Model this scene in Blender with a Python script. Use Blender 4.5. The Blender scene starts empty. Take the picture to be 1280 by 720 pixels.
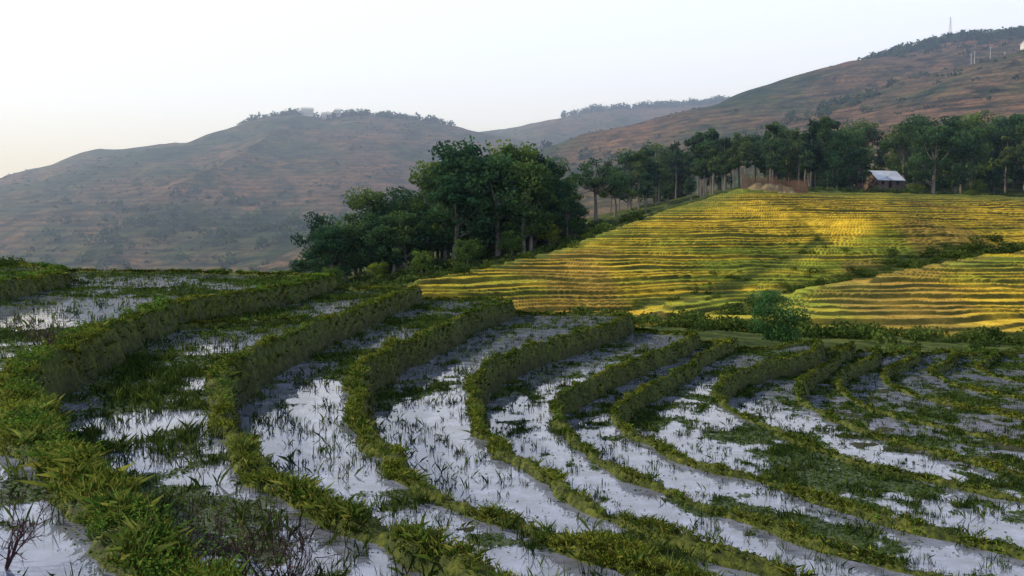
import bpy, math, numpy as np
from mathutils import Vector
rng=np.random.default_rng(7)
scene=bpy.context.scene
# ---------------------------------------------------------------- noise
_T=np.random.default_rng(3).random((256,256))
def vnoise(x,y,ox=0,oy=0):
    x=np.asarray(x,float)+ox+1000.37; y=np.asarray(y,float)+oy+1000.71
    xi=np.floor(x).astype(int); yi=np.floor(y).astype(int)
    fx=x-xi; fy=y-yi; fx=fx*fx*(3-2*fx); fy=fy*fy*(3-2*fy)
    a=_T[xi&255,yi&255]; b=_T[(xi+1)&255,yi&255]; c=_T[xi&255,(yi+1)&255]; d=_T[(xi+1)&255,(yi+1)&255]
    return (a*(1-fx)+b*fx)*(1-fy)+(c*(1-fx)+d*fx)*fy
def fbm(x,y,s,o=4,seed=0):
    r=0;amp=.5;tot=0
    for i in range(o):
        r=r+amp*vnoise(x/s,y/s,seed*17.3+i*31.7,seed*9.1+i*12.9); tot+=amp; amp*=.5; s=s/2.03
    return r/tot
def sstep(a,b,x):
    t=np.clip((x-a)/(b-a),0,1); return t*t*(3-2*t)
# ---------------------------------------------------------------- mesh helpers
def make_mesh(name,V,F,col=None,mats=(),smooth=False,mi=None,attrs=None,link=True):
    V=np.ascontiguousarray(V,dtype=np.float32); F=np.ascontiguousarray(F,dtype=np.int32)
    me=bpy.data.meshes.new(name); n=len(F);k=F.shape[1]
    me.vertices.add(len(V)); me.vertices.foreach_set('co',V.ravel())
    me.loops.add(n*k); me.loops.foreach_set('vertex_index',F.ravel())
    me.polygons.add(n); me.polygons.foreach_set('loop_start',np.arange(0,n*k,k,dtype=np.int32))
    if mi is not None: me.polygons.foreach_set('material_index',np.asarray(mi,dtype=np.int32))
    me.polygons.foreach_set('use_smooth',np.full(n,smooth))
    if col is not None:
        a=me.color_attributes.new('Col','FLOAT_COLOR','POINT')
        c=np.ones((len(V),4),dtype=np.float32); c[:,:3]=col; a.data.foreach_set('color',c.ravel())
    if attrs:
        for kk,v in attrs.items():
            a=me.attributes.new(kk,'FLOAT','POINT'); a.data.foreach_set('value',np.asarray(v,dtype=np.float32).ravel())
    for m in mats: me.materials.append(m)
    me.update(calc_edges=True); me.validate()
    if not link: return me
    ob=bpy.data.objects.new(name,me); scene.collection.objects.link(ob); return ob
def gridfaces(ny,nx):
    i=np.arange(ny*nx).reshape(ny,nx)
    return np.stack([i[:-1,:-1],i[:-1,1:],i[1:,1:],i[1:,:-1]],-1).reshape(-1,4)
def leafquads(P,size,up=0.0,asp=.5):
    n=len(P); a=rng.normal(size=(n,3)); a[:,2]*=(1-up*.7); a/=np.linalg.norm(a,axis=1)[:,None]
    r=rng.normal(size=(n,3)); b=np.cross(a,r); b/=np.linalg.norm(b,axis=1)[:,None]+1e-9
    s=np.asarray(size).reshape(-1,1)*np.ones((n,1))
    V=np.stack([P-a*s,P-b*s*asp,P+a*s,P+b*s*asp],1).reshape(-1,3)
    return V,np.arange(n*4).reshape(n,4)
def blades(P,h,w,lean=.35):
    n=len(P); th=rng.random(n)*2*np.pi; d=np.stack([np.cos(th),np.sin(th),np.zeros(n)],1)
    ph=rng.random(n)*2*np.pi; l=np.abs(rng.normal(size=n))*lean
    tip=np.stack([np.cos(ph)*l,np.sin(ph)*l,np.ones(n)],1)*np.asarray(h).reshape(-1,1)
    w=np.asarray(w).reshape(-1,1)*np.ones((n,1))
    mid=tip*.5; mid[:,:2]*=.7
    V=np.stack([P-d*w*.5,P+d*w*.5,P+mid+d*w*.4,P+tip],1)
    V[:,3,2]-=l*.2*np.asarray(h).ravel()
    return V.reshape(-1,3),np.arange(n*4).reshape(n,4)
def tube(pts,rad,n=6):
    V=[];F=[];pts=[Vector(p) for p in pts]
    for i,p in enumerate(pts):
        t=(pts[min(i+1,len(pts)-1)]-pts[max(i-1,0)]).normalized()
        a=t.orthogonal().normalized(); b=t.cross(a)
        for j in range(n):
            q=2*math.pi*j/n; V.append(p+(a*math.cos(q)+b*math.sin(q))*rad[i])
    for i in range(len(pts)-1):
        for j in range(n):
            F.append((i*n+j,i*n+(j+1)%n,(i+1)*n+(j+1)%n,(i+1)*n+j))
    return np.array([tuple(v) for v in V]),np.array(F)
def join(parts):
    V=[];F=[];o=0
    for v,f in parts: V.append(v);F.append(f+o);o+=len(v)
    return np.concatenate(V),np.concatenate(F)
# ---------------------------------------------------------------- materials
def mat(name):
    m=bpy.data.materials.new(name); m.use_nodes=True; nt=m.node_tree; nt.nodes.clear()
    o=nt.nodes.new('ShaderNodeOutputMaterial'); return m,nt,o
def N(nt,t,**k):
    n=nt.nodes.new(t)
    for a,b in k.items(): setattr(n,a,b)
    return n
def noise(nt,scale,detail=5,rough=.6,vec=None):
    n=N(nt,'ShaderNodeTexNoise'); n.inputs['Scale'].default_value=scale; n.inputs['Detail'].default_value=detail; n.inputs['Roughness'].default_value=rough
    if vec is not None: nt.links.new(vec,n.inputs['Vector'])
    return n.outputs['Fac']
def ramp(nt,fac,stops):
    r=nt.nodes.new('ShaderNodeValToRGB'); nt.links.new(fac,r.inputs['Fac']); e=r.color_ramp.elements
    while len(e)<len(stops): e.new(.5)
    for i,(p,c) in enumerate(stops):
        e[i].position=p; e[i].color=(*c,1) if len(c)==3 else c
    return r.outputs['Color']
def mix(nt,fac,a,b,mode='MIX'):
    m=nt.nodes.new('ShaderNodeMix'); m.data_type='RGBA'; m.blend_type=mode
    for s,v in ((0,fac),(6,a),(7,b)):
        if hasattr(v,'is_output'): nt.links.new(v,m.inputs[s])
        else: m.inputs[s].default_value=v if s==0 else (*v,1)
    return m.outputs[2]
def math_(nt,op,a,b=0.0,clamp=False):
    m=nt.nodes.new('ShaderNodeMath'); m.operation=op; m.use_clamp=clamp
    for s,v in ((0,a),(1,b)):
        if hasattr(v,'is_output'): nt.links.new(v,m.inputs[s])
        else: m.inputs[s].default_value=v
    return m.outputs[0]
def maprange(nt,v,a,b,c=0.,d=1.,smooth=False):
    r=N(nt,'ShaderNodeMapRange'); 
    if smooth: r.interpolation_type='SMOOTHSTEP'
    nt.links.new(v,r.inputs[0])
    for i,q in enumerate((a,b,c,d)): r.inputs[i+1].default_value=q
    return r.outputs[0]
def bump(nt,h,strength,dist,nrm=None):
    b=N(nt,'ShaderNodeBump'); b.inputs['Strength'].default_value=strength; b.inputs['Distance'].default_value=dist
    nt.links.new(h,b.inputs['Height'])
    if nrm is not None: nt.links.new(nrm,b.inputs['Normal'])
    return b.outputs['Normal']
def diffuse(nt,o,col,normal=None,rough=.9,spec=.15):
    p=N(nt,'ShaderNodeBsdfPrincipled'); p.inputs['Roughness'].default_value=rough; p.inputs['Specular IOR Level'].default_value=spec
    if hasattr(col,'is_output'): nt.links.new(col,p.inputs['Base Color'])
    else: p.inputs['Base Color'].default_value=(*col,1)
    if normal: nt.links.new(normal,p.inputs['Normal'])
    nt.links.new(p.outputs[0],o.inputs[0]); return p
def attr(nt,name,out='Color'):
    a=N(nt,'ShaderNodeAttribute',attribute_name=name); return a.outputs[out]
def leafmat(name,trans=.3,objrand=False):
    m,nt,o=mat(name); c=attr(nt,'Col')
    if objrand:
        oi=N(nt,'ShaderNodeObjectInfo')
        r=ramp(nt,oi.outputs['Random'],[(0,(.5,.72,.85)),(.5,(.85,.95,.95)),(.85,(1.3,1.2,.85)),(1,(1.7,1.5,.8))])
        c=mix(nt,1.0,c,r,'MULTIPLY')
    d=N(nt,'ShaderNodeBsdfDiffuse'); t=N(nt,'ShaderNodeBsdfTranslucent'); s=N(nt,'ShaderNodeMixShader'); s.inputs[0].default_value=trans
    nt.links.new(c,d.inputs[0]); nt.links.new(c,t.inputs[0]); nt.links.new(d.outputs[0],s.inputs[1]); nt.links.new(t.outputs[0],s.inputs[2])
    nt.links.new(s.outputs[0],o.inputs[0]); return m
M_leaf=leafmat('foliage'); M_treeleaf=leafmat('tree_foliage',.3,True); M_grass=leafmat('grass_blades',.35)
m,nt,o=mat('bark'); diffuse(nt,o,ramp(nt,noise(nt,3),[(.3,(.09,.08,.065)),(.7,(.28,.24,.19))])); M_bark=m
m,nt,o=mat('twig'); diffuse(nt,o,ramp(nt,noise(nt,30),[(.3,(.035,.018,.02)),(.7,(.09,.04,.04))])); M_twig=m
def simple(name,a,b,sc=4,rough=.85):
    m,nt,o=mat(name); f=noise(nt,sc); diffuse(nt,o,ramp(nt,f,[(.3,a),(.7,b)]),bump(nt,f,.3,.05),rough); return m
# ---------------------------------------------------------------- landscape height
def ridge(x,y,pts,s,curve=0.0):
    best=np.full(x.shape,-1e9)
    for (x0,y0,z0),(x1,y1,z1) in zip(pts[:-1],pts[1:]):
        dx,dy=x1-x0,y1-y0; t=np.clip(((x-x0)*dx+(y-y0)*dy)/(dx*dx+dy*dy),0,1)
        d=np.hypot(x-x0-t*dx,y-y0-t*dy); best=np.maximum(best,z0+t*(z1-z0)-s*d)
    return best
def lse(L,k):
    M=L[0]
    for l in L[1:]: M=np.maximum(M,l)
    return M+k*np.log(sum(np.exp((l-M)/k) for l in L))
R1=[(-1700,1400,-60),(-1316,1400,18),(-1106,1400,60),(-896,1400,108),(-756,1400,140),(-616,1400,170),(-476,1400,192),(-364,1400,216),(-266,1400,222),(-142,1420,215),(-58,1450,201),(58,1450,167)]
S1=[(-359,1380,207),(-345,1150,160),(-345,950,95),(-370,800,38),(-390,700,-10)]
S1b=[(-700,1380,145),(-640,1100,70),(-600,900,10)]
S1c=[(-100,1420,205),(-110,1150,105),(-90,950,40)]
R2=[(-190,1900,243),(0,1900,275),(114,1900,298),(266,1900,319),(418,1900,325),(532,1900,327),(684,1900,313),(1400,1900,300)]
S2=[(414,1880,320),(240,1500,187),(120,1200,102),(50,1000,45)]
S3=[(150,1880,297),(30,1500,165),(-48,1200,78)]
R3=[(1500,1000,300),(774,900,250),(684,900,243),(576,900,234),(515,920,233),(451,940,224),(384,960,205),(314,980,184),(260,1000,157),(180,950,106),(102,850,60)]
R4=[(900,520,190),(456,600,153),(397,620,146),(358,640,138),(323,660,125),(262,640,96),(190,560,62)]
CL=[(-54,180,-12.5),(-43,172,-9.5),(-7,176,-5),(19.5,195,4.2),(60,230,14.5),(154,240,17.5),(260,240,22)]
def seg_d(x,y,pts):
    best=np.full(x.shape,1e9)
    for (x0,y0),(x1,y1) in zip(pts[:-1],pts[1:]):
        dx,dy=x1-x0,y1-y0; t=np.clip(((x-x0)*dx+(y-y0)*dy)/(dx*dx+dy*dy),0,1)
        best=np.minimum(best,np.hypot(x-x0-t*dx,y-y0-t*dy))
    return best
GX=[-17,-5,8.4,18.6,30.6,53,72,128,260]; GYR=[105,120,140,155,170,190,195,200,205]; GZR=[-6.1,-4.2,-1.4,2.3,6.5,12.6,12.2,10.8,12.5]
BX=[-17,0,31,54,140,260]; BY=[103,90,85,85,92,100]; BZ=[-6.4,-7.9,-9.5,-10.2,-10.5,-8]
GULLY=[[(28,100),(37,115),(60,128),(96,150)],[(2,96),(30,118),(57,145)],[(60,88),(85,112),(120,122)]]
def gold_t(x,y):
    yb=np.interp(x,BX,BY); yr=np.interp(x,GX,GYR); return (y-yb)/(yr-yb)
def Hgold(x,y):
    yb=np.interp(x,BX,BY); yr=np.interp(x,GX,GYR); zb=np.interp(x,BX,BZ); zr=np.interp(x,GX,GZR)
    t=(y-yb)/(yr-yb); tc=np.clip(t,0,1)
    z=zb+(zr-zb)*tc
    w=4*tc*(1-tc)
    z=z+w*((fbm(x,y,34,3,5)-.5)*6.0)
    for g,dp in zip(GULLY,(3.2,2.4,2.2)): z=z-w*dp*np.exp(-(seg_d(x,y,g)/6)**2)
    z=z-np.clip(y-yr,0,None)*np.where(x<50,.3,.06)
    z=z-np.clip(yb-y,0,None)*.28*np.clip((14-x)/14,0,1)
    z=z-np.clip(-17-x,0,None)*.4
    return z
def H(x,y):
    g=Hgold(x,y)
    c=ridge(x,y,CL,.22)+ (fbm(x,y,20,3,8)-.5)*1.5
    l=ridge(x,y,[(-60,-30,3),(-50,10,2),(-45,35,.6),(-40,50,0),(-48,62,-2)],.25)
    b=ridge(x,y,[(-60,-30,-1),(60,-30,-3)],.12)
    near=lse([g,c,l,b],.5)
    r=np.hypot(x,y)
    am=sstep(350,900,r)
    far=lse([ridge(x,y,R1,.30),ridge(x,y,S1,.6),ridge(x,y,S1b,.5),ridge(x,y,S1c,.5),ridge(x,y,R2,.30),ridge(x,y,S2,.5),ridge(x,y,S3,.5),ridge(x,y,R3,.32),ridge(x,y,R4,.33),np.full(x.shape,-48.)],9)
    rg=np.abs(2*fbm(x,y,260,3,11)-1)*2
    far=far-6+am*((rg-.38)*14)+am*(fbm(x,y,70,3,13)-.5)*9+(fbm(x,y,40,3,12)-.5)*3*sstep(250,500,r)
    return lse([near,far],1.5)
def Hp(x,y):
    return float(H(np.array([float(x)]),np.array([float(y)]))[0])
# ---------------------------------------------------------------- big ground (one sheet to the horizon)
ang=np.concatenate([np.radians(np.linspace(-180,-52,40))[:-1],np.radians(np.linspace(-52,52,560)),np.radians(np.linspace(52,180,40))[1:]])
rad=np.concatenate([np.geomspace(2,90,40)[:-1],np.geomspace(90,320,150)[:-1],np.geomspace(320,2300,290)[:-1],np.geomspace(2300,6500,25)])
A,Rr=np.meshgrid(ang,rad); X=Rr*np.sin(A);Y=Rr*np.cos(A)
Z=H(X,Y)
NX0,NX1,NY0,NY1=-32.,46.,-4.,66.
ins=np.minimum(np.minimum(X-NX0,NX1-X),np.minimum(Y-NY0,NY1-Y)); Z=Z-1.6*sstep(0,4,ins)
def gmask(x,y):
    t=gold_t(x,y); n=(fbm(x,y,14,3,6)-.5)*.10
    return sstep(-.04,.01,t+n*.5)*sstep(1.03,.98,t+n)*sstep(-18,-13,x)*sstep(172,164,x)
Z=Z-1.2*gmask(X,Y)
m,nt,o=mat('hillside_ground')
g=N(nt,'ShaderNodeNewGeometry').outputs['Position']
sx=N(nt,'ShaderNodeSeparateXYZ'); nt.links.new(g,sx.inputs[0])
n1=noise(nt,.007,6,.62,g); n2=noise(nt,.05,6,.7,g); n3=noise(nt,.35,4,.6,g)
n1b=math_(nt,'ADD',n1,maprange(nt,sx.outputs[0],-200,350,.01,.055))
c1=ramp(nt,n1b,[(.40,(.03,.052,.022)),(.48,(.07,.075,.035)),(.55,(.13,.09,.058)),(.63,(.165,.095,.062))])
c2=ramp(nt,n2,[(.40,(.2,.32,.22)),(.50,(.8,.85,.8)),(.62,(1.4,1.3,1.05))])
c3=ramp(nt,n3,[(.4,(.45,.5,.45)),(.6,(1.1,1.1,1.1))])
c=mix(nt,.95,c1,c2,'MULTIPLY'); c=mix(nt,.8,c,c3,'MULTIPLY')
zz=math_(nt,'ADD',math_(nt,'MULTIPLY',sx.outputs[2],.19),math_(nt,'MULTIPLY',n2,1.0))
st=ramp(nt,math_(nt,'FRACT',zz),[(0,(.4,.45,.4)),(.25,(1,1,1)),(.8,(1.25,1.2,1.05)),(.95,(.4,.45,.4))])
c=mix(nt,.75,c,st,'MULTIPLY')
yy=maprange(nt,sx.outputs[1],260,480,smooth=True)
gn=ramp(nt,n3,[(.35,(.025,.04,.012)),(.5,(.05,.07,.018)),(.65,(.10,.12,.03))])
c=mix(nt,yy,gn,c)
bs=maprange(nt,sx.outputs[1],300,600)
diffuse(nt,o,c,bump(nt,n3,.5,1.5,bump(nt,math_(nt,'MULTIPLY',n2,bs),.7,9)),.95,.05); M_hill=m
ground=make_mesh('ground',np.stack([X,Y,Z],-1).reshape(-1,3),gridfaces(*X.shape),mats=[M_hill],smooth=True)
# ---------------------------------------------------------------- golden terraces
gx=np.arange(-20,175,.42); gy=np.arange(82,208,.2)
X,Y=np.meshgrid(gx,gy); Hh=H(X,Y)
wob=Hh+(fbm(X,Y,9,3,21)-.5)*.7
RMP=lambda q:q+.22*np.sin(q*1.9)+.14*np.sin(q*.83+1.3)
st=.50; q=RMP(wob/st); fl=np.floor(q); f=q-fl
qq=np.linspace(-60,80,28001); qr=np.maximum.accumulate(RMP(qq))+np.arange(len(qq))*1e-9
z0=np.interp(fl,qr,qq)*st; z1=np.interp(fl+1,qr,qq)*st
prof=np.where(f<.78,f*.12,.0936+sstep(.78,1,f)*(1-.0936))
Zt=z0+prof*(z1-z0)-(wob-Hh)+ .07*np.exp(-((f-.06)/.06)**2)
gm=gmask(X,Y); Zg=Zt-1.5*(1-gm)
lvl=vnoise(fl*3.7,X/14+fl*.13)
fine=fbm(X,Y,1.2,3,30); patch=fbm(X,Y,30,4,31)
gold=np.array([.70,.47,.04]); olive=np.array([.24,.31,.035]); brown=np.array([.36,.20,.06]); dark=np.array([.04,.05,.013])
wo=np.clip(lvl*1.4-.38+(patch-.48)*3.0,0,1)[...,None]
col=gold*(1-wo*.88)+olive*wo*.88
wb=sstep(.55,.67,fbm(X,Y,16,4,33))[...,None]*.6
col=col*(1-wb)+brown*wb
col=col*(.5+1.0*fine[...,None])
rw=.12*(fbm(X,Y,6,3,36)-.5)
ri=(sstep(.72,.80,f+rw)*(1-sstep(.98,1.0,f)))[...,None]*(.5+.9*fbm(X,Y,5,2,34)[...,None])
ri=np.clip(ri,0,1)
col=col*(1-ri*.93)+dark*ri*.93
gd=np.minimum(seg_d(X,Y,GULLY[0]),np.minimum(seg_d(X,Y,GULLY[2])+1.0,seg_d(X,Y,GULLY[1])+1.8))+(fbm(X,Y,5,3,40)-.5)*6
gs=sstep(3.6,1.4,gd)[...,None]; col=col*(1-gs*.8)+np.array([.05,.075,.02])*gs*.8
tt=gold_t(X,Y)+(fbm(X,Y,9,3,41)-.5)*.12
lo=sstep(.07,.0,tt)[...,None]; col=col*(1-lo*.7)+np.array([.06,.075,.02])*lo*.7
up=sstep(.84,.97,tt)[...,None]*.6; col=col*(1-up)+np.array([.13,.18,.035])*up
m,nt,o=mat('golden_paddies')
g=N(nt,'ShaderNodeNewGeometry').outputs['Position']; n=noise(nt,2.5,5,.7,g)
c=mix(nt,.55,attr(nt,'Col'),ramp(nt,n,[(.35,(.5,.5,.5)),(.65,(1.25,1.25,1.25))]),'MULTIPLY')
diffuse(nt,o,c,bump(nt,n,.6,.3),.9,.1); M_gold=m
F=gridfaces(*X.shape); keep=(gm.ravel()[F]).max(1)>0
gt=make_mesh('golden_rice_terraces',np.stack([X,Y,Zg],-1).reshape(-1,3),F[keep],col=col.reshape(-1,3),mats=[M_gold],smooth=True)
p=((gm>.9)&(f<.70)).ravel()*(.1+sstep(.42,.6,fbm(X,Y,6,3,35)).ravel()); cs=np.cumsum(p); n=50000; idx=np.clip(np.searchsorted(cs,rng.random(n)*cs[-1]),0,p.size-1)
Pq=np.stack([X.ravel()[idx]+(rng.random(n)-.5)*.42,Y.ravel()[idx]+(rng.random(n)-.5)*.2,Zg.ravel()[idx]-.02],1)
V,F1=blades(Pq,.08+.12*rng.random(n),.18,.6); cc=col.reshape(-1,3)[idx]*(.7+.6*rng.random((n,1)))
make_mesh('ripe_rice',V,F1,col=np.repeat(cc,4,0),mats=[M_grass])
# ---------------------------------------------------------------- near flooded terraces
T=[-1.45,-1.9,-2.45,-3.1,-3.8,-4.5,-5.0,-5.4,-6.0,-6.5,-7.0,-7.4,-7.8,-8.1]
CUR=[
[(-60,10),(-30,17),(-20,20),(-16.2,23.1),(-17.2,27.9),(-18.6,32.5),(-21,37),(-26,43),(-40,56)],
[(-9,75),(-9,40),(-9.0,31),(-9.1,27.4),(-9.7,23.6),(-8.8,17.9),(-7.5,13.0),(-6.4,10.2),(-4.9,8.0),(-3.7,6.5),(-2.8,5.4),(-2.1,4.6),(-1.6,4.2),(-1.3,3.8),(1,1.5),(8,-5),(40,-30)],
[(-4.5,75),(-4.7,42),(-5.0,35),(-5.3,30),(-5.5,25),(-5.7,20.4),(-5.5,16),(-4.8,12.8),(-3.7,10.1),(-2.7,8.4),(-1.8,7.3),(-1,6.4),(-.3,5.7),(.1,5.1),(2,3),(10,-4),(42,-30)],
[(.5,75),(.0,42),(-.4,38),(-1.5,34.1),(-2.5,27.5),(-3.3,23.1),(-3.6,19.2),(-3.1,15.6),(-2.5,13.1),(-1.5,10.6),(-.7,9.4),(.2,8.4),(1.1,7.5),(1.7,6.8),(4,4.3),(12,-2),(44,-28)],
[(9,75),(6.5,42),(3.8,34.2),(1.5,29.9),(0,26.5),(-.9,22.4),(-.9,18.3),(-.6,15.5),(.3,12.7),(1.1,11.1),(2.1,9.8),(3.1,8.8),(3.5,8.2),(6,5.9),(14,0),(46,-24)],
[(14,75),(10,42),(7.2,34.3),(4.7,29.6),(2.5,25.2),(1.36,22.6),(1.2,19.5),(1.65,16.5),(2.6,14.3),(3.65,12.6),(4.7,11.3),(5.8,10.3),(8,8.5),(16,3),(48,-20)],
[(18,75),(12,42),(9,35.9),(6.4,30.3),(4.1,25.5),(3,22.5),(3.2,19.8),(4.05,17.6),(5.2,16.1),(6.3,14.2),(8,12.4),(10.5,10.3),(18,6),(50,-14)],
[(24,75),(17,44),(13.7,37),(10.5,33.9),(7.95,30),(7,27.6),(7.1,24.4),(7.6,21.2),(8.6,18.6),(9.6,17.2),(10.8,16.0),(13,13.5),(20,9.5),(50,-6)],
[(28,75),(20,47),(16.2,40),(13.9,36.2),(11.6,32.2),(10.7,29),(10.8,25.8),(11.6,22.7),(13.2,20),(16,17),(22,13.5),(50,0)],
[(32,75),(22,48),(19.3,42.9),(16.1,38.9),(14.4,35),(13.8,30.7),(14.8,27.4),(16.3,24.7),(19,21.5),(25,18),(50,8)],
[(36,75),(26,51),(23.1,46.3),(20,42.5),(18.3,38.2),(18.4,34),(20.2,30.6),(24,27),(30,24),(50,15)],
[(40,75),(30,54),(27,49),(23.9,45),(22.6,40.4),(24,36.4),(28,33),(35,30),(50,24)],
[(44,75),(34,56),(31,51.7),(28,47.5),(28.2,42.7),(32,39),(38,36.5),(50,32)]]
WID=[.22,.18,.11,.09,.08,.07,.07,.07,.07,.08,.08,.09,.09]
def catmull(P,step=.25):
    P=np.array(P,float); P=np.vstack([2*P[0]-P[1],P,2*P[-1]-P[-2]]); out=[]
    for i in range(1,len(P)-2):
        p0,p1,p2,p3=P[i-1:i+3]; n=max(2,int(np.linalg.norm(p2-p1)/step)); n=min(n,60)
        d1=np.linalg.norm(p1-p0)**.5+1e-6; d2=np.linalg.norm(p2-p1)**.5+1e-6; d3=np.linalg.norm(p3-p2)**.5+1e-6
        t=np.linspace(0,1,n,endpoint=False)[:,None]
        t0,t1,t2,t3=0,d1,d1+d2,d1+d2+d3
        m1=(t2-t1)*((p1-p0)/(t1-t0)-(p2-p0)/(t2-t0)+(p2-p1)/(t2-t1))
        m2=(t2-t1)*((p2-p1)/(t2-t1)-(p3-p1)/(t3-t1)+(p3-p2)/(t3-t2))
        a=2*t**3-3*t**2+1;b=t**3-2*t**2+t;c=-2*t**3+3*t**2;d=t**3-t**2
        out.append(a*p1+b*m1+c*p2+d*m2)
    out.append(P[-2][None]); return np.concatenate(out)
xs=np.arange(NX0,NX1+.01,.09); ys=np.concatenate([np.arange(NY0,3,.2),np.arange(3,18,.06),np.arange(18,44,.09),np.arange(44,NY1+.01,.2)])
X,Y=np.meshgrid(xs,ys); ny,nx=X.shape
wx=X+(fbm(X,Y,1.1,3,50)-.5)*.5; wy=Y+(fbm(X,Y,1.1,3,51)-.5)*.5
region=np.zeros(X.shape,int); Zc=np.full(X.shape,-50.); berm=np.full(X.shape,9.); bi=np.zeros(X.shape,int); low=np.zeros(X.shape,bool)
for k,P in enumerate(CUR):
    C=catmull(P)
    dd=np.full(X.shape,9.0)
    for a,b in zip(C[:-1],C[1:]):
        lo=np.minimum(a,b)-3; hi=np.maximum(a,b)+3
        i0,i1=np.searchsorted(xs,[lo[0],hi[0]]); j0,j1=np.searchsorted(ys,[lo[1],hi[1]])
        if i0==i1 or j0==j1: continue
        x=wx[j0:j1,i0:i1];y=wy[j0:j1,i0:i1]; d=b-a; L=d@d+1e-12
        t=np.clip(((x-a[0])*d[0]+(y-a[1])*d[1])/L,0,1)
        np.minimum(dd[j0:j1,i0:i1],np.hypot(x-a[0]-t*d[0],y-a[1]-t*d[1]),out=dd[j0:j1,i0:i1])
    top,bot=C[0],C[-1]
    if k==0: poly=np.vstack([C,[[bot[0],200],[400,200],[400,-400],[-60,-400]]])
    else: poly=np.vstack([C,[[400,bot[1]-200],[400,200],[top[0],200]]])
    par=np.zeros(X.shape,bool); pa=poly; pb=np.roll(poly,-1,0)
    for (ax,ay),(bx,by) in zip(pa,pb):
        if ay==by: continue
        j0,j1=np.searchsorted(ys,[min(ay,by)-1,max(ay,by)+1])
        y=wy[j0:j1]; cr=((y>=min(ay,by))&(y<max(ay,by)))
        xc=ax+(y-ay)/(by-ay)*(bx-ax); par[j0:j1]^=(cr&(wx[j0:j1]<xc))
    region+=par
    w=WID[k]*(.4+1.2*fbm(X,Y,1.4,3,60+k))
    crest=T[k]+.12+(fbm(X,Y,.6,3,80+k)-.5)*.22
    e=np.clip(dd-w,0,None)
    pz=np.where(par,crest-e*3.6-e*e*.5,crest-e*2.0)
    Zc=np.maximum(Zc,pz); upd=e<berm; berm=np.where(upd,e,berm); bi=np.where(upd,k,bi); low=np.where(upd,par&(e>.04),low)
Ta=np.array(T); RZ=Ta[region]
for dpts,tz in (([(-3.4,19.6),(-2,19.2),(-.8,19.6)],T[3]),([(-.9,19.9),(.2,19.9),(1.4,20.6)],T[4]),([(3.4,28.2),(5.3,27.6)],T[5]),([(8.2,31.3),(11.2,31.6)],T[7]),([(-5.6,22),(-3.3,24)],T[2]-.02),([(-9.5,21.5),(-5.6,24)],T[1]-.5)):
    d=seg_d(wx,wy,dpts); e=np.clip(d-.06,0,None); pz=tz+.1-e*1.3; ok=e<1.2
    Zc=np.where(ok&(np.abs(RZ-tz)<.3),np.maximum(Zc,pz),Zc); berm=np.where((e<berm)&(np.abs(RZ-tz)<.3),e,berm)
RX=[-40,-19,-14,-7,-3,4,8,13,16,20,25,30,40,60]; RY=[48,46,43,38.5,41,40,38,39.5,42,46,50,53,59,64]
rs=Y-np.interp(X,RX,RY)+(fbm(X,Y,3,3,90)-.5)*1.2
mud=RZ-.13+(fbm(X,Y,.9,4,91)-.5)*.36+(fbm(X,Y,.12,2,92)-.5)*.04
mud=mud+np.where(region>=8,.06,0)
Zn=np.maximum(Zc,mud)
er=np.clip(np.abs(rs)-.2,0,None)
Zn=np.where(rs>-1,np.maximum(Zn,RZ+.12-er*1.3),Zn); berm=np.minimum(berm,np.where(rs<0,er,0))
Hl=H(X,Y)
Zn=np.where(rs>.2,RZ+.12-(rs-.2)*.6,Zn)
Zn=Zn+(fbm(X,Y,.22,3,95)-.5)*.13*np.exp(-berm*2)
hit=Hl+.02>Zn; Zn=np.maximum(Zn,Hl+.02)
bm=np.exp(-berm/.22)
m,nt,o=mat('paddy_bank_earth')
g=N(nt,'ShaderNodeNewGeometry').outputs['Position']; n=noise(nt,7,6,.75,g); nb=noise(nt,1.6,4,.6,g)
grass=ramp(nt,n,[(.35,(.018,.026,.007)),(.5,(.055,.07,.012)),(.68,(.15,.16,.022))])
mudc=ramp(nt,n,[(.3,(.015,.019,.007)),(.7,(.048,.052,.018))])  # mossy mud tone, darker than the crest to paint shade on bank sides
f=math_(nt,'ADD',attr(nt,'berm','Fac'),math_(nt,'MULTIPLY',nb,.6)); 
diffuse(nt,o,mix(nt,maprange(nt,f,.65,1.0),mudc,grass),bump(nt,n,.9,.06),.85,.2); M_bank=m
F=gridfaces(ny,nx)
ob=make_mesh('rice_terrace_ground',np.stack([X,Y,Zn],-1).reshape(-1,3),F,mats=[M_bank],smooth=True,attrs={'berm':bm})
# water
weed=fbm(X,Y,2.6,4,100)+ (fbm(X,Y,.5,3,101)-.5)*.6
wb_=np.array([.0,.0,.05,.01,-.04,-.02,.02,.05,.04,.08,.07,.09,.10,.10])[region]
weed=weed+wb_+np.where((region==2)&(Y<13)&(Y>6.5)&(X<-2.2),.08,0)+np.where((region<=1)&(Y>14)&(Y<22),.04,0)-np.where((region<=1)&(Y>25),.04,0)-np.where((region<=1)&(Y<12),.1,0)
wd=sstep(.50,.66,weed)
rf=region.ravel()[F]; rsf=rs.ravel()[F]; keep=(rf.max(1)==rf.min(1))&(rsf.max(1)<.15)&(Zn.ravel()[F].min(1)<RZ.ravel()[F].min(1)+.02)
m,nt,o=mat('paddy_water')
g=N(nt,'ShaderNodeNewGeometry').outputs['Position']; n=noise(nt,9,6,.75,g); nl=noise(nt,.8,4,.6,g); nf=noise(nt,40,3,.6,g); nm=noise(nt,2.2,5,.65,g)
wcol=ramp(nt,nm,[(.32,(.09,.09,.10)),(.5,(.15,.16,.20)),(.68,(.24,.26,.34))])
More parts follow.
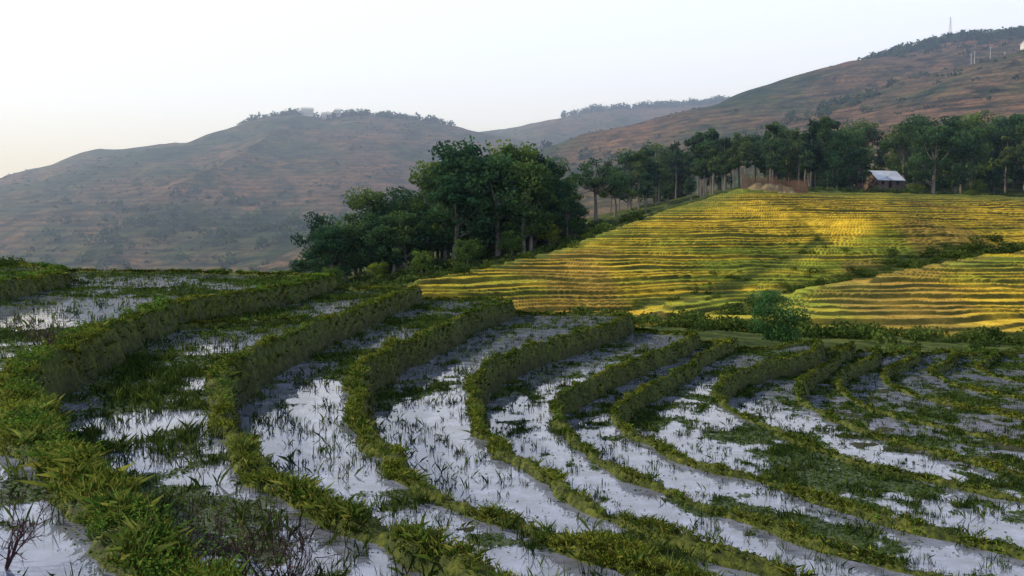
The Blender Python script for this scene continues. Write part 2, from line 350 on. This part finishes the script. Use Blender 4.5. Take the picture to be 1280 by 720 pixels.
pw=N(nt,'ShaderNodeBsdfPrincipled'); nt.links.new(wcol,pw.inputs['Base Color']); pw.inputs['Roughness'].default_value=.02; pw.inputs['IOR'].default_value=1.75
nt.links.new(bump(nt,noise(nt,3,3,.5,g),.06,.03,bump(nt,nl,.08,.05)),pw.inputs['Normal'])
pg=N(nt,'ShaderNodeBsdfPrincipled'); pg.inputs['Roughness'].default_value=.7
nt.links.new(ramp(nt,nf,[(.3,(.02,.032,.01)),(.7,(.07,.095,.025))]),pg.inputs['Base Color']); nt.links.new(bump(nt,nf,.6,.02),pg.inputs['Normal'])
fz=math_(nt,'ADD',math_(nt,'MULTIPLY',attr(nt,'weed','Fac'),.36),n)
ms=N(nt,'ShaderNodeMixShader'); nt.links.new(maprange(nt,fz,.69,.73),ms.inputs[0]); nt.links.new(pw.outputs[0],ms.inputs[1]); nt.links.new(pg.outputs[0],ms.inputs[2]); nt.links.new(ms.outputs[0],o.inputs[0])
M_water=m
make_mesh('paddy_water',np.stack([X,Y,RZ],-1).reshape(-1,3),F[keep],mats=[M_water],smooth=True,attrs={'weed':wd})
# ---------------------------------------------------------------- scatter on banks
dx=.09; dyv=np.gradient(ys)[:,None]*np.ones((1,nx))
D=np.hypot(X,Y)
vis=(np.abs(X)<.72*Y+2.5)&(Y>1.5)&(~(hit&(Y<30)&(X>0)))
def sample(wt,n):
    p=(wt*vis*dyv).ravel(); c=np.cumsum(p); idx=np.searchsorted(c,rng.random(n)*c[-1]); idx=np.clip(idx,0,len(p)-1)
    x=X.ravel()[idx]+(rng.random(n)-.5)*dx; y=Y.ravel()[idx]+(rng.random(n)-.5)*dyv.ravel()[idx]
    return idx,x,y
bank=np.exp(-berm/.11)*(rs<1.2)*(Zn>RZ-.02+np.where(rs>0,-5,0))*np.where(low,.8,1)
clumpn=sstep(.38,.60,fbm(X,Y,.45,3,110))
patchn=fbm(X,Y,2.5,3,111)
def lerp(a,b,t): return a*(1-t)+b*t
wt=bank*(.10+clumpn)*np.clip(D,4,60)**-1.25
n=240000; idx,x,y=sample(wt,n); d=D.ravel()[idx]; z=Zn.ravel()[idx]
ht=np.abs(rng.normal(size=n))*(.008+.03*clumpn.ravel()[idx])
V,F1=leafquads(np.stack([x,y,z+ht],1),(.0055+.0011*d)*(.6+.8*rng.random(n)),.5)
t=np.clip((patchn.ravel()[idx]-.42)*3+rng.normal(size=n)*.25,0,1)[:,None]
c=lerp(np.array([[.036,.085,.012]]),np.array([[.20,.225,.022]]),t)*(.3+rng.random((n,1))*1.0)
c=c*np.where(low.ravel()[idx],.5,1)[:,None]  # shade of the lower bank faces put into the leaf colour
dk=rng.random(n)<.13; c[dk]=np.array([.14,.085,.03])*(.5+rng.random((dk.sum(),1))*.7)
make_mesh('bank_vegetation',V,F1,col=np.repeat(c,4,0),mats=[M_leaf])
n=100000; idx,x,y=sample(wt,n); d=D.ravel()[idx]; z=Zn.ravel()[idx]-.01
V,F1=blades(np.stack([x,y,z],1),(.03+.06*rng.random(n)**2)*(1+.7*clumpn.ravel()[idx]),.003+.0008*d,.7)
c=lerp(np.array([[.045,.10,.014]]),np.array([[.28,.27,.05]]),rng.random((n,1))**1.4)*(.5+rng.random((n,1))*.8)
c=c*np.where(low.ravel()[idx],.55,1)[:,None]  # blades on lower faces darkened too, painted shade
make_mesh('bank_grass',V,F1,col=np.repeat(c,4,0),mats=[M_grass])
# taller tufts
rp=lambda a,k:np.repeat(a,k)
ntf=1900; idx,x,y=sample(bank*np.clip(D,4,40)**-.7*(fbm(X,Y,.9,3,121)>.52),ntf); z=Zn.ravel()[idx]-.01; per=18; hh=.07+.14*rng.random(ntf)**1.5; d=D.ravel()[idx]
Pp=np.stack([rp(x,per)+rng.normal(size=ntf*per)*.025,rp(y,per)+rng.normal(size=ntf*per)*.025,rp(z,per)],1)
V,F1=blades(Pp,rp(hh,per)*(.5+.6*rng.random(ntf*per)),.0022+.0006*rp(d,per),.55)
c=np.repeat(lerp(np.array([[.04,.09,.016]]),np.array([[.19,.21,.045]]),rng.random((ntf,1))),per,0)
make_mesh('grass_tufts',V,F1,col=np.repeat(c*(.5+.8*rng.random((ntf*per,1))),4,0),mats=[M_grass])
# leafy weeds
wtp=bank*np.where(bi<=1,1.,.16)*np.clip(D,4,40)**-1.0*(fbm(X,Y,1.3,3,120)>.5)
npl=900; idx,x,y=sample(wtp,npl); z=Zn.ravel()[idx]; hh=np.where(bi.ravel()[idx]<=1,.07+.20*rng.random(npl)**1.5,.05+.07*rng.random(npl))
per=38; px=np.repeat(x,per); py=np.repeat(y,per); pz=np.repeat(z,per); ph=np.repeat(hh,per); u=rng.random(npl*per)
Pp=np.stack([px+rng.normal(size=len(u))*ph*.4,py+rng.normal(size=len(u))*ph*.4,pz+u*ph],1)
V,F1=leafquads(Pp,(.006+.0011*np.hypot(px,py))*(.6+.8*rng.random(len(u))),.6,.5)
pc=np.repeat(lerp(np.array([[.03,.075,.014]]),np.array([[.13,.22,.03]]),rng.random((npl,1))),per,0)*(.4+u[:,None]*.8)
make_mesh('bank_weeds',V,F1,col=np.repeat(pc,4,0),mats=[M_leaf])
# rice stubble in water
inw=(Zn<RZ+.02)&(rs<-.2)
rb=np.array([.6,.6,1.6,1.5,1.1,1,1,1,1.2,1.2,1.2,1,1,1])[region]
wts=inw*rb*(wd*1.0+.2)*np.clip(D,4,60)**-1.0*(.12+sstep(.40,.6,fbm(X,Y,.8,2,130)))
nt_=27000; idx,x,y=sample(wts,nt_); z=np.maximum(RZ.ravel()[idx],Zn.ravel()[idx])-.01; per=6
d=D.ravel()[idx]; hh=.05+.17*rng.random(nt_)**1.4
sp=.018+.0011*d
Pp=np.stack([rp(x,per)+rng.normal(size=nt_*per)*rp(sp,per),rp(y,per)+rng.normal(size=nt_*per)*rp(sp,per),rp(z,per)],1)
V,F1=blades(Pp,rp(hh,per)*(.5+.7*rng.random(nt_*per)),.0028+.0009*rp(d,per),.4)
c=lerp(np.array([[.018,.038,.010]]),np.array([[.10,.13,.025]]),rng.random((nt_,1))**1.8); c=np.repeat(c,per,0)*(.6+rng.random((nt_*per,1))*.7)
make_mesh('rice_stubble',V,F1,col=np.repeat(c,4,0),mats=[M_grass])
# floating weeds
n=120000; idx,x,y=sample(inw*(wd**1.5+.02)*np.clip(D,4,60)**-1.1,n); d=D.ravel()[idx]; z=np.maximum(RZ.ravel()[idx],Zn.ravel()[idx])+.004+rng.random(n)*.015
th=rng.random(n)*6.28; s=(.006+.0014*d)*(.5+rng.random(n)); P0=np.stack([x,y,z],1)
a=np.stack([np.cos(th)*s,np.sin(th)*s,rng.normal(size=n)*s*.25],1); b=np.stack([-np.sin(th)*s*.6,np.cos(th)*s*.6,rng.normal(size=n)*s*.25],1)
V=np.stack([P0-a,P0-b,P0+a,P0+b],1).reshape(-1,3)
c=lerp(np.array([[.02,.042,.009]]),np.array([[.08,.13,.022]]),rng.random((n,1)))
make_mesh('floating_waterweed',V,np.arange(n*4).reshape(n,4),col=np.repeat(c,4,0),mats=[M_leaf])
def near_z(x,y):
    i=np.clip(np.searchsorted(xs,x),0,nx-1); j=np.clip(np.searchsorted(ys,y),0,ny-1); return float(max(Zn[j,i],RZ[j,i] if rs[j,i]<0 else -99))
def twigs(h,seed,nst=9,rad0=.0035):
    r=np.random.default_rng(seed); parts=[]
    def grow(p,dv,L,rad,lev):
        q=[p]; dd=dv
        for i in range(4):
            dd=(dd+Vector(r.normal(size=3)*.12)).normalized(); q.append(q[-1]+dd*L/4)
        parts.append(tube(q,[rad*(1-.15*i) for i in range(5)],4))
        if lev<3:
            for k in range(r.integers(2,5)):
                i=r.integers(1,5); nd=(dd+Vector(r.normal(size=3)*.55)+Vector((0,0,.15))).normalized(); grow(q[i],nd,L*.55,rad*.6,lev+1)
    for s in range(nst):
        a=r.random()*6.28; grow(Vector((math.cos(a)*.03,math.sin(a)*.03,0)),Vector((math.cos(a)*.45,math.sin(a)*.45,1)).normalized(),h*.55*(.7+.5*r.random()),rad0,0)
    return join(parts)
for i,(x,y,h) in enumerate([(-1.85,5.0,1.0),(-2.95,4.5,.5),(-7.6,12.9,.9),(-1.55,5.4,.6),(-2.2,5.5,.6)]):
    V,F1=twigs(h,i+5,12,.006); ob=make_mesh('bare_shrub',V,F1,mats=[M_twig]); ob.location=(x,y,near_z(x,y)-.02)
# ---------------------------------------------------------------- trees
def crown(r,cl,nleaf,spread,colA,colB):
    P=[];C=[]
    for (cx,cy,cz,cr) in cl:
        n=int(nleaf*(.6+.8*r.random())); v=r.normal(size=(n,3)); v/=np.linalg.norm(v,axis=1)[:,None]
        v*=(r.random((n,1))**.4)*cr*spread; v[:,2]*=.7
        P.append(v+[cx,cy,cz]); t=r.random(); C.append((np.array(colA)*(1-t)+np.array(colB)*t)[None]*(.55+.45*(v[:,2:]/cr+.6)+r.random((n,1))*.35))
    return np.concatenate(P),np.clip(np.concatenate(C),.004,1)
def make_tree(kind,seed):
    r=np.random.default_rng(seed); cl=[];parts=[]
    if kind=='broad':
        base=2.0; lean=r.normal(size=2)*.5
        top=Vector((lean[0],lean[1],7)); parts.append(tube([(0,0,-.6),(lean[0]*.2,lean[1]*.2,2),(lean[0]*.6,lean[1]*.6,4.5),top],[.32,.24,.18,.08],7))
        for k in range(34):
            zz=base+r.random()**.8*7.4; f=1-abs((zz-5.2)/5.5)**2; rr=3.3*max(.25,f)*r.random()**.5; a=r.random()*6.28
            c=(lean[0]*zz/9+rr*math.cos(a),lean[1]*zz/9+rr*math.sin(a),zz,.6+r.random()*.8); cl.append(c)
            if k%3==0: parts.append(tube([(lean[0]*.4,lean[1]*.4,min(zz*.6,5)),((c[0]+lean[0]*.4)/2,(c[1]+lean[1]*.4)/2,zz*.75),c[:3]],[.1,.06,.03],4))
        A_,B_=(.024,.058,.028),(.085,.14,.045); nl=105
    elif kind=='slim':
        parts.append(tube([(0,0,-.6),(.15,0,3),(-.1,.1,6.5),(0,0,9.4)],[.17,.13,.1,.03],6))
        for k in range(18):
            zz=4.6+r.random()*5.0; rr=(1.35-(zz-3.6)*.13)*r.random()**.6; a=r.random()*6.28; c=(rr*math.cos(a),rr*math.sin(a),zz,.4+r.random()*.45); cl.append(c)
            if k%3==0: parts.append(tube([(0,0,zz-.6),c[:3]],[.05,.02],4))
        A_,B_=(.026,.058,.028),(.085,.13,.048); nl=75
    elif kind=='umbrella':
        parts.append(tube([(0,0,-.6),(.2,0,2.5),(0,.2,5),(.1,0,7.5)],[.34,.26,.2,.1],7))
        for k in range(34):
            a=r.random()*6.28; rr=4.4*r.random()**.55; zz=4.6+4.3*r.random()*(1-(rr/5.2)**2)+.6; c=(rr*math.cos(a),rr*math.sin(a),zz,.55+r.random()*.6); cl.append(c)
            if k%2==0: parts.append(tube([(0,.1,4+r.random()*2),(c[0]*.5,c[1]*.5,zz-1.0),c[:3]],[.12,.07,.03],4))
        A_,B_=(.026,.058,.022),(.09,.14,.04); nl=80
    else:
        parts.append(tube([(0,0,-.6),(0,0,3)],[.3,.2],6))
        for k in range(34):
            v=r.normal(size=3); v/=np.linalg.norm(v); rr=r.random()**.4; c=(v[0]*3.2*rr,v[1]*3.2*rr,5+v[2]*4.0*rr,.8+r.random()*.7); cl.append(c)
        A_,B_=(.055,.095,.022),(.18,.24,.04); nl=90
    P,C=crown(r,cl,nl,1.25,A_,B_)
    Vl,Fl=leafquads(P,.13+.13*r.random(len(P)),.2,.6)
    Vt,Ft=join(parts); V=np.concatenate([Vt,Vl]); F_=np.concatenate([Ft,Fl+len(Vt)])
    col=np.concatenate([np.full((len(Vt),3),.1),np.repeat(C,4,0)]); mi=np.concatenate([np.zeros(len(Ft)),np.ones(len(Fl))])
    return make_mesh(kind+'_tree',V,F_,col=col,mats=[M_bark,M_treeleaf],mi=mi,link=False)
TM={k:[make_tree(k,s*7+j) for s in range(c)] for j,(k,c) in enumerate((('broad',4),('slim',3),('umbrella',2),('round',2)))}
NAMES={'broad':'broadleaf_tree','slim':'slender_tree','umbrella':'spreading_tree','round':'rounded_tree'}
def put(kind,x,y,h,wid=1.0,dz=0):
    me=TM[kind][rng.integers(len(TM[kind]))]; ob=bpy.data.objects.new(NAMES[kind],me); scene.collection.objects.link(ob)
    s=h/10.; ob.location=(x,y,Hp(x,y)-.2+dz); ob.scale=(s*wid,s*wid,s); ob.rotation_euler=(0,0,rng.random()*6.28)
hx=[-47,-40,-31,-24,-17,-11,0,7,14,20]; hv=[9,13,15.5,16,20,22.5,21,16,10,7]
for i in range(62):
    x=-46+62*rng.random(); y=166+28*rng.random()+max(0,x)*.5; h=np.interp(x,hx,hv)*(.62+.36*rng.random())
    put('broad' if rng.random()<.8 else 'umbrella',x,y,h,1.0+.2*rng.random())
for x,y,h in [(-11.5,176,25),(-18,178,22),(1,178,22.5),(4,182,20),(-31,174,18.5),(-41,172,15),(-5,180,22),(-25,176,18),(8,184,18),(12,186,13)]: put('broad',x,y,h,1.0)
for x,y,h in [(-54,182,6),(-48,165,6),(-44,160,5),(-36,160,6),(-27,160,5),(-18,160,6),(-9,162,7),(0,166,7),(8,172,6),(14,178,6),(-58,190,7),(-66,200,8)]: put('round',x,y,h,1.2)
put('umbrella',20.5,196,16.5,1.0); put('umbrella',26,203,11,1.0)
tx=[20,40,60,80,154,200]; tz=[22,28,34,38,40,40]
for i in range(135):
    x=29+150*rng.random(); y=206+58*rng.random(); 
    if 88<x<108 and y<226: continue
    g0=Hp(x,y); top=np.interp(x*230/y,tx,tz)*y/230; h=(top-g0)*(.62+.38*rng.random()); h=min(max(h,5),21.5)
    k=rng.random(); k*=(.65 if x<80 else 1); put('slim' if k<.6 else ('broad' if k<.9 else 'round'),x,y,h,1.0)
for x,y,h,k in [(112,213,10,'round'),(121,210,6.5,'round'),(128,214,8,'broad'),(139,210,9,'umbrella'),(66,204,13,'slim'),(83,206,15,'broad'),(148,205,12,'slim'),(154,208,12,'broad'),(50,200,12,'slim'),(44,198,11,'slim'),(38,196,11,'slim'),(33,198,12,'slim'),(56,203,14,'slim'),(75,206,14,'slim')]: put(k,x,y,h)
for x,y,h in [(93.5,208,4),(103,208,3.6),(106,211,5)]: put('round',x,y,h,1.1)
V,F1=twigs(1.0,77,5,.012); ob=make_mesh('bare_tree',V,F1,mats=[M_twig]); ob.scale=(11,11,9); ob.location=(89,205,Hp(89,205)-.2)
# ---------------------------------------------------------------- scrub & distant woods (one mesh each)
def bushes(name,pts,nl,leaf,cA,cB,flat=.75):
    P=[];C=[];S=[]
    for (x,y,z,r) in pts:
        n=nl; v=rng.normal(size=(n,3)); v/=np.linalg.norm(v,axis=1)[:,None]; v*=(rng.random((n,1))**.35)*r
        v[:,2]=np.abs(v[:,2])*flat*1.2; P.append(v+[x,y,z-.15*r]); t=rng.random()
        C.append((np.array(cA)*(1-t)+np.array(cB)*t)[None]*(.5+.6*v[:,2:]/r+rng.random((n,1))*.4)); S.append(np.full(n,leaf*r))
    V,F1=leafquads(np.concatenate(P),np.concatenate(S),.2,.6)
    return make_mesh(name,V,F1,col=np.repeat(np.clip(np.concatenate(C),.004,1),4,0),mats=[M_leaf])
def Hs(x,y): return H(np.asarray(x,float),np.asarray(y,float))
L=[]
def along(pts,n,jit,r0,r1):
    pts=np.array(pts,float)
    for i in range(n):
        k=rng.integers(len(pts)-1); t=rng.random(); p=pts[k]*(1-t)+pts[k+1]*t+rng.normal(size=2)*jit
        L.append((p[0],p[1],0,r0+(r1-r0)*rng.random()))
along([(8,86),(30,80),(55,78),(80,84)],190,3.2,.6,1.8)
along([(24,62),(45,68),(60,72)],60,3,.5,1.3)
along(GULLY[0],95,1.8,.4,1.4); along(GULLY[1],40,1.6,.3,.8); along([(75,138),(96,150),(125,156)],60,2.0,.6,1.8); along(GULLY[2],55,1.8,.4,1.2)
along([(60,196),(90,203),(130,206),(165,208)],110,2.5,.8,2.2)
along([(-17,108),(-5,124),(8,144),(18,159),(31,174)],60,2.5,.7,1.8)
along([(-20,150),(10,165),(30,190)],90,6,1.0,2.8)
along([(-55,165),(-30,155),(-5,160)],90,5,1.0,3.0)
a=np.array(L); a[:,2]=Hs(a[:,0],a[:,1]); keepb=~((a[:,1]<66)&(a[:,0]<46)); bushes('hillside_scrub',a[keepb],150,.13,(.025,.048,.014),(.09,.13,.028))
L=[]
for i in range(150):
    x=rng.uniform(7.5,42) if i>25 else rng.uniform(6.5,9.5); y=np.interp(x,RX,RY)+rng.uniform(-.2,2.5)
    L.append((x,y,near_z(x,y)-.1,rng.uniform(.15,.5)))
for i in range(60):
    x=rng.uniform(-33,-26); y=rng.uniform(36,50); L.append((x,y,near_z(x,y),rng.uniform(.3,.9)))
bushes('rim_scrub',L,160,.10,(.018,.038,.012),(.06,.09,.02))
x,y=15.0,45.0; z=near_z(14,41)
L=[(x+rng.normal()*.7,y+rng.normal()*.45,z-.2+rng.random()**1.1*2.6,.45+rng.random()*.4) for i in range(32)]; b=bushes('green_bush',L,220,.09,(.03,.08,.03),(.09,.19,.055),1.0)
L=[]
def fw(pts,n,jx,jy,r0,r1):
    pts=np.array(pts,float)
    for i in range(n):
        k=rng.integers(len(pts)-1); t=rng.random(); p=pts[k]*(1-t)+pts[k+1]*t
        L.append((p[0]+rng.normal()*jx,p[1]+rng.normal()*jy,0,r0+(r1-r0)*rng.random()))
c2=lambda R:[(p[0],p[1]) for p in R]
fw(c2(R3)[1:8],600,14,16,3,7.5); fw(c2(R3)[1:6],620,30,45,3,7)
fw([(318,982),(392,962),(440,945)],90,8,8,4,7)
fw([(-470,1402),(-364,1402),(-250,1402),(-120,1425)],200,12,8,4,10); fw([(120,1900),(266,1900),(418,1900),(532,1900),(600,1900)],260,14,10,5,12)
fw(c2(S2)[:3],40,20,30,3,7); fw([(-360,800),(-300,700),(-150,650),(0,700)],200,60,60,3,7)
fw([(190,560),(262,620),(323,650)],50,20,25,2,5); fw([(-260,480),(-120,430),(-60,400)],100,30,30,2.5,6)
fw([(200,300),(300,330),(400,360)],200,30,25,3,6.5); fw([(120,290),(220,285),(330,300)],240,25,14,4,8)
a=np.array(L); a[:,2]=Hs(a[:,0],a[:,1]); bushes('distant_trees',a,42,.28,(.018,.04,.018),(.05,.08,.03),1.25)
n=6500; xx=rng.uniform(-900,900,n); yy2=rng.uniform(480,1850,n); kp=(fbm(xx,yy2,110,3,140)>.48)&(np.abs(xx)<.75*yy2)
xx=xx[kp];yy2=yy2[kp]; bushes('distant_scrub',np.stack([xx,yy2,Hs(xx,yy2),rng.uniform(1.2,3.8,len(xx))],1),16,.35,(.02,.04,.014),(.045,.07,.022))
# ---------------------------------------------------------------- buildings etc
def box(x0,x1,y0,y1,z0,z1):
    v=np.array([(x,y,z) for x in(x0,x1) for y in(y0,y1) for z in(z0,z1)],float)
    f=np.array([(0,1,3,2),(4,6,7,5),(0,4,5,1),(2,3,7,6),(0,2,6,4),(1,5,7,3)]); return v,f
M_roof=simple('metal_roof',(.6,.62,.66),(.8,.81,.84),1.5,.5); M_wall=simple('timber_wall',(.08,.06,.045),(.16,.12,.09),2); M_dark=simple('dark_opening',(.01,.01,.01),(.02,.02,.02)); M_stake=simple('weathered_wood',(.12,.065,.04),(.24,.13,.08)); M_conc=simple('pale_concrete',(.45,.45,.45),(.65,.65,.62)); M_hay=simple('dry_straw',(.13,.09,.045),(.34,.25,.12),2)
def part(name,parent,VF,m_):
    o_=make_mesh(name,VF[0],VF[1],mats=[m_]); o_.parent=parent; return o_
def house(name,x,y,w,d,h,rot,wallm,roofm,dz=0,pitch=.32):
    e=bpy.data.objects.new(name,None); scene.collection.objects.link(e); e.location=(x,y,Hp(x,y)+dz); e.rotation_euler=(0,0,rot)
    part('walls',e,box(-w/2,w/2,-d/2,d/2,-1-dz,h),wallm)
    rh=d*pitch; ov=.5; t=.12
    V=np.array([(-w/2-ov,-d/2-ov,h-.3),(w/2+ov,-d/2-ov,h-.3),(w/2+ov,0,h+rh),(-w/2-ov,0,h+rh),(-w/2-ov,d/2+ov,h-.3),(w/2+ov,d/2+ov,h-.3)]); V=np.vstack([V,V+[0,0,t]])
    F_=np.array([(0,1,2,3),(3,2,5,4),(6,9,8,7),(9,10,11,8),(0,6,7,1),(4,5,11,10),(0,3,9,6),(3,4,10,9),(1,7,8,2),(2,8,11,5)]); part('roof',e,(V,F_),roofm)
    gv=np.array([(-w/2,-d/2,h),(-w/2,d/2,h),(-w/2,0,h+rh-.1),(-w/2,0,h+rh-.1),(w/2,-d/2,h),(w/2,d/2,h),(w/2,0,h+rh-.1),(w/2,0,h+rh-.1)]); part('gables',e,(gv,np.array([(0,1,2,3),(4,5,6,7)])),wallm)
    part('door',e,box(-.5,.5,-d/2-.06,-d/2-.01,0,2),M_dark)
    for i,xx_ in enumerate((-w*.3,w*.3)): part('window_%d'%(i+1),e,box(xx_-.45,xx_+.45,-d/2-.06,-d/2-.01,1,1.9),M_dark)
house('timber_house',98.5,214,7.5,6,2.3,.25,M_wall,M_roof,2.4,.4)
house('farmhouse',392,612,14,9,3.2,.3,M_conc,M_roof); house('farmhouse',410,615,10,7,3,-.2,M_wall,M_roof)
house('hilltop_house',-352,1392,20,12,9,.2,M_conc,M_conc,2); house('hilltop_house',-318,1392,16,10,7,0,M_conc,M_conc,2); house('hilltop_house',-300,1394,10,10,10,.1,M_conc,M_roof,2)
parts=[]
for i in range(52):
    x=53.5+i*.3; y=187.2+math.sin(i*.3)*.15; z=Hp(x,y); h=2.2+rng.random()*1.1+(1.6 if i in(0,1,51) else 0); parts.append(box(x-.09,x+.09,y-.05,y+.05,z-.5,z+h))
for h in(.7,1.7): 
    for i in range(8): x=53.5+i*1.9; z=Hp(x,187); parts.append(box(x-.1,x+2,187.28,187.36,z+h,z+h+.12))
V,F1=join(parts); make_mesh('wooden_fence',V,F1,mats=[M_stake])
gx_,gy_=np.meshgrid(np.linspace(54.5,66,60),np.linspace(185,187,14)); hz=Hs(gx_,gy_)+sstep(0,1,(gy_-185)/2)*1.6*np.exp(-((gx_-60.3)/5.2)**8)*(.4+1.2*fbm(gx_,gy_,1.6,3,19))-.25+(fbm(gx_,gy_,.5,3,9)-.5)*.6
make_mesh('straw_pile',np.stack([gx_,gy_,hz],-1).reshape(-1,3),gridfaces(*gx_.shape),mats=[M_hay],smooth=True)
def pole(name,x,y,h,r=.25):
    z=Hp(x,y); parts=[tube([(0,0,-1),(0,0,h)],[r,r*.6],6),box(-1.2,1.2,-.1,.1,h-1.2,h-1.0),box(-.9,.9,-.1,.1,h-2.2,h-2.05)]
    V,F1=join(parts); ob=make_mesh(name,V,F1,mats=[M_conc]); ob.location=(x,y,z); return ob
for x,y,h in [(355,628,9),(361,634,10),(372,632,10),(388,640,8)]: pole('utility_pole',x,y,h,.2)
x,y=498,925; z=Hp(x,y); parts=[]
for sx_,sy_ in((-1,-1),(1,-1),(1,1),(-1,1)): parts.append(tube([(sx_*1.6,sy_*1.6,0),(sx_*.3,sy_*.3,26)],[.18,.12],4))
for k in range(12):
    z0=k*2.1; w0=1.6-1.3*z0/26; w1=1.6-1.3*(z0+2.1)/26
    for s1,s2 in(((-1,-1),(1,-1)),((1,-1),(1,1)),((1,1),(-1,1)),((-1,1),(-1,-1))): parts.append(tube([(s1[0]*w0,s1[1]*w0,z0),(s2[0]*w1,s2[1]*w1,z0+2.1)],[.09,.09],4))
V,F1=join(parts); ob=make_mesh('radio_mast',V,F1,mats=[M_conc]); ob.location=(x,y,z)
# ---------------------------------------------------------------- haze in the valley air
m,nt,o=mat('haze'); vs=N(nt,'ShaderNodeVolumeScatter'); vs.inputs['Color'].default_value=(.52,.68,1,1); vs.inputs['Density'].default_value=.00048; vs.inputs['Anisotropy'].default_value=.3
nt.links.new(vs.outputs[0],o.inputs['Volume'])
V,F1=box(-5000,5000,140,5000,-90,480); make_mesh('haze_air',V,F1,mats=[m])
# ---------------------------------------------------------------- light
sd=Vector((-.84,.14,.50)).normalized()
w=bpy.data.worlds.new('World'); scene.world=w; w.use_nodes=True; nt=w.node_tree; bg=nt.nodes['Background']; sk=nt.nodes.new('ShaderNodeTexSky'); sk.sky_type='NISHITA'; sk.sun_disc=False
sk.sun_elevation=math.asin(sd.z); sk.sun_rotation=math.atan2(sd.x,sd.y); sk.dust_density=1.0; sk.air_density=1.0; sk.altitude=1000
# thin bright haze layer: strong at low elevations, clearer overhead
tc=N(nt,'ShaderNodeTexCoord'); sp_=N(nt,'ShaderNodeSeparateXYZ'); nt.links.new(tc.outputs['Generated'],sp_.inputs[0])
fac=maprange(nt,sp_.outputs[2],.36,.68,.86,.12,True)
hz_=mix(nt,fac,sk.outputs[0],(10.4,12.0,16.6))
nt.links.new(hz_,bg.inputs[0]); bg.inputs[1].default_value=.12
L_=bpy.data.lights.new('sun','SUN'); L_.energy=5; L_.angle=math.radians(.5); L_.color=(1,.90,.72); lo_=bpy.data.objects.new('sun',L_); scene.collection.objects.link(lo_); lo_.rotation_euler=sd.to_track_quat('Z','Y').to_euler()
cam=bpy.data.cameras.new('camera'); co=bpy.data.objects.new('camera',cam); scene.collection.objects.link(co); scene.camera=co
cam.sensor_width=36; cam.lens=28.125; cam.clip_end=20000; cam.clip_start=.05; co.location=(0,0,0); co.rotation_euler=(math.radians(90)-math.atan(.06),0,0)
scene.view_settings.view_transform='Standard'; scene.view_settings.look='None'; scene.view_settings.exposure=0
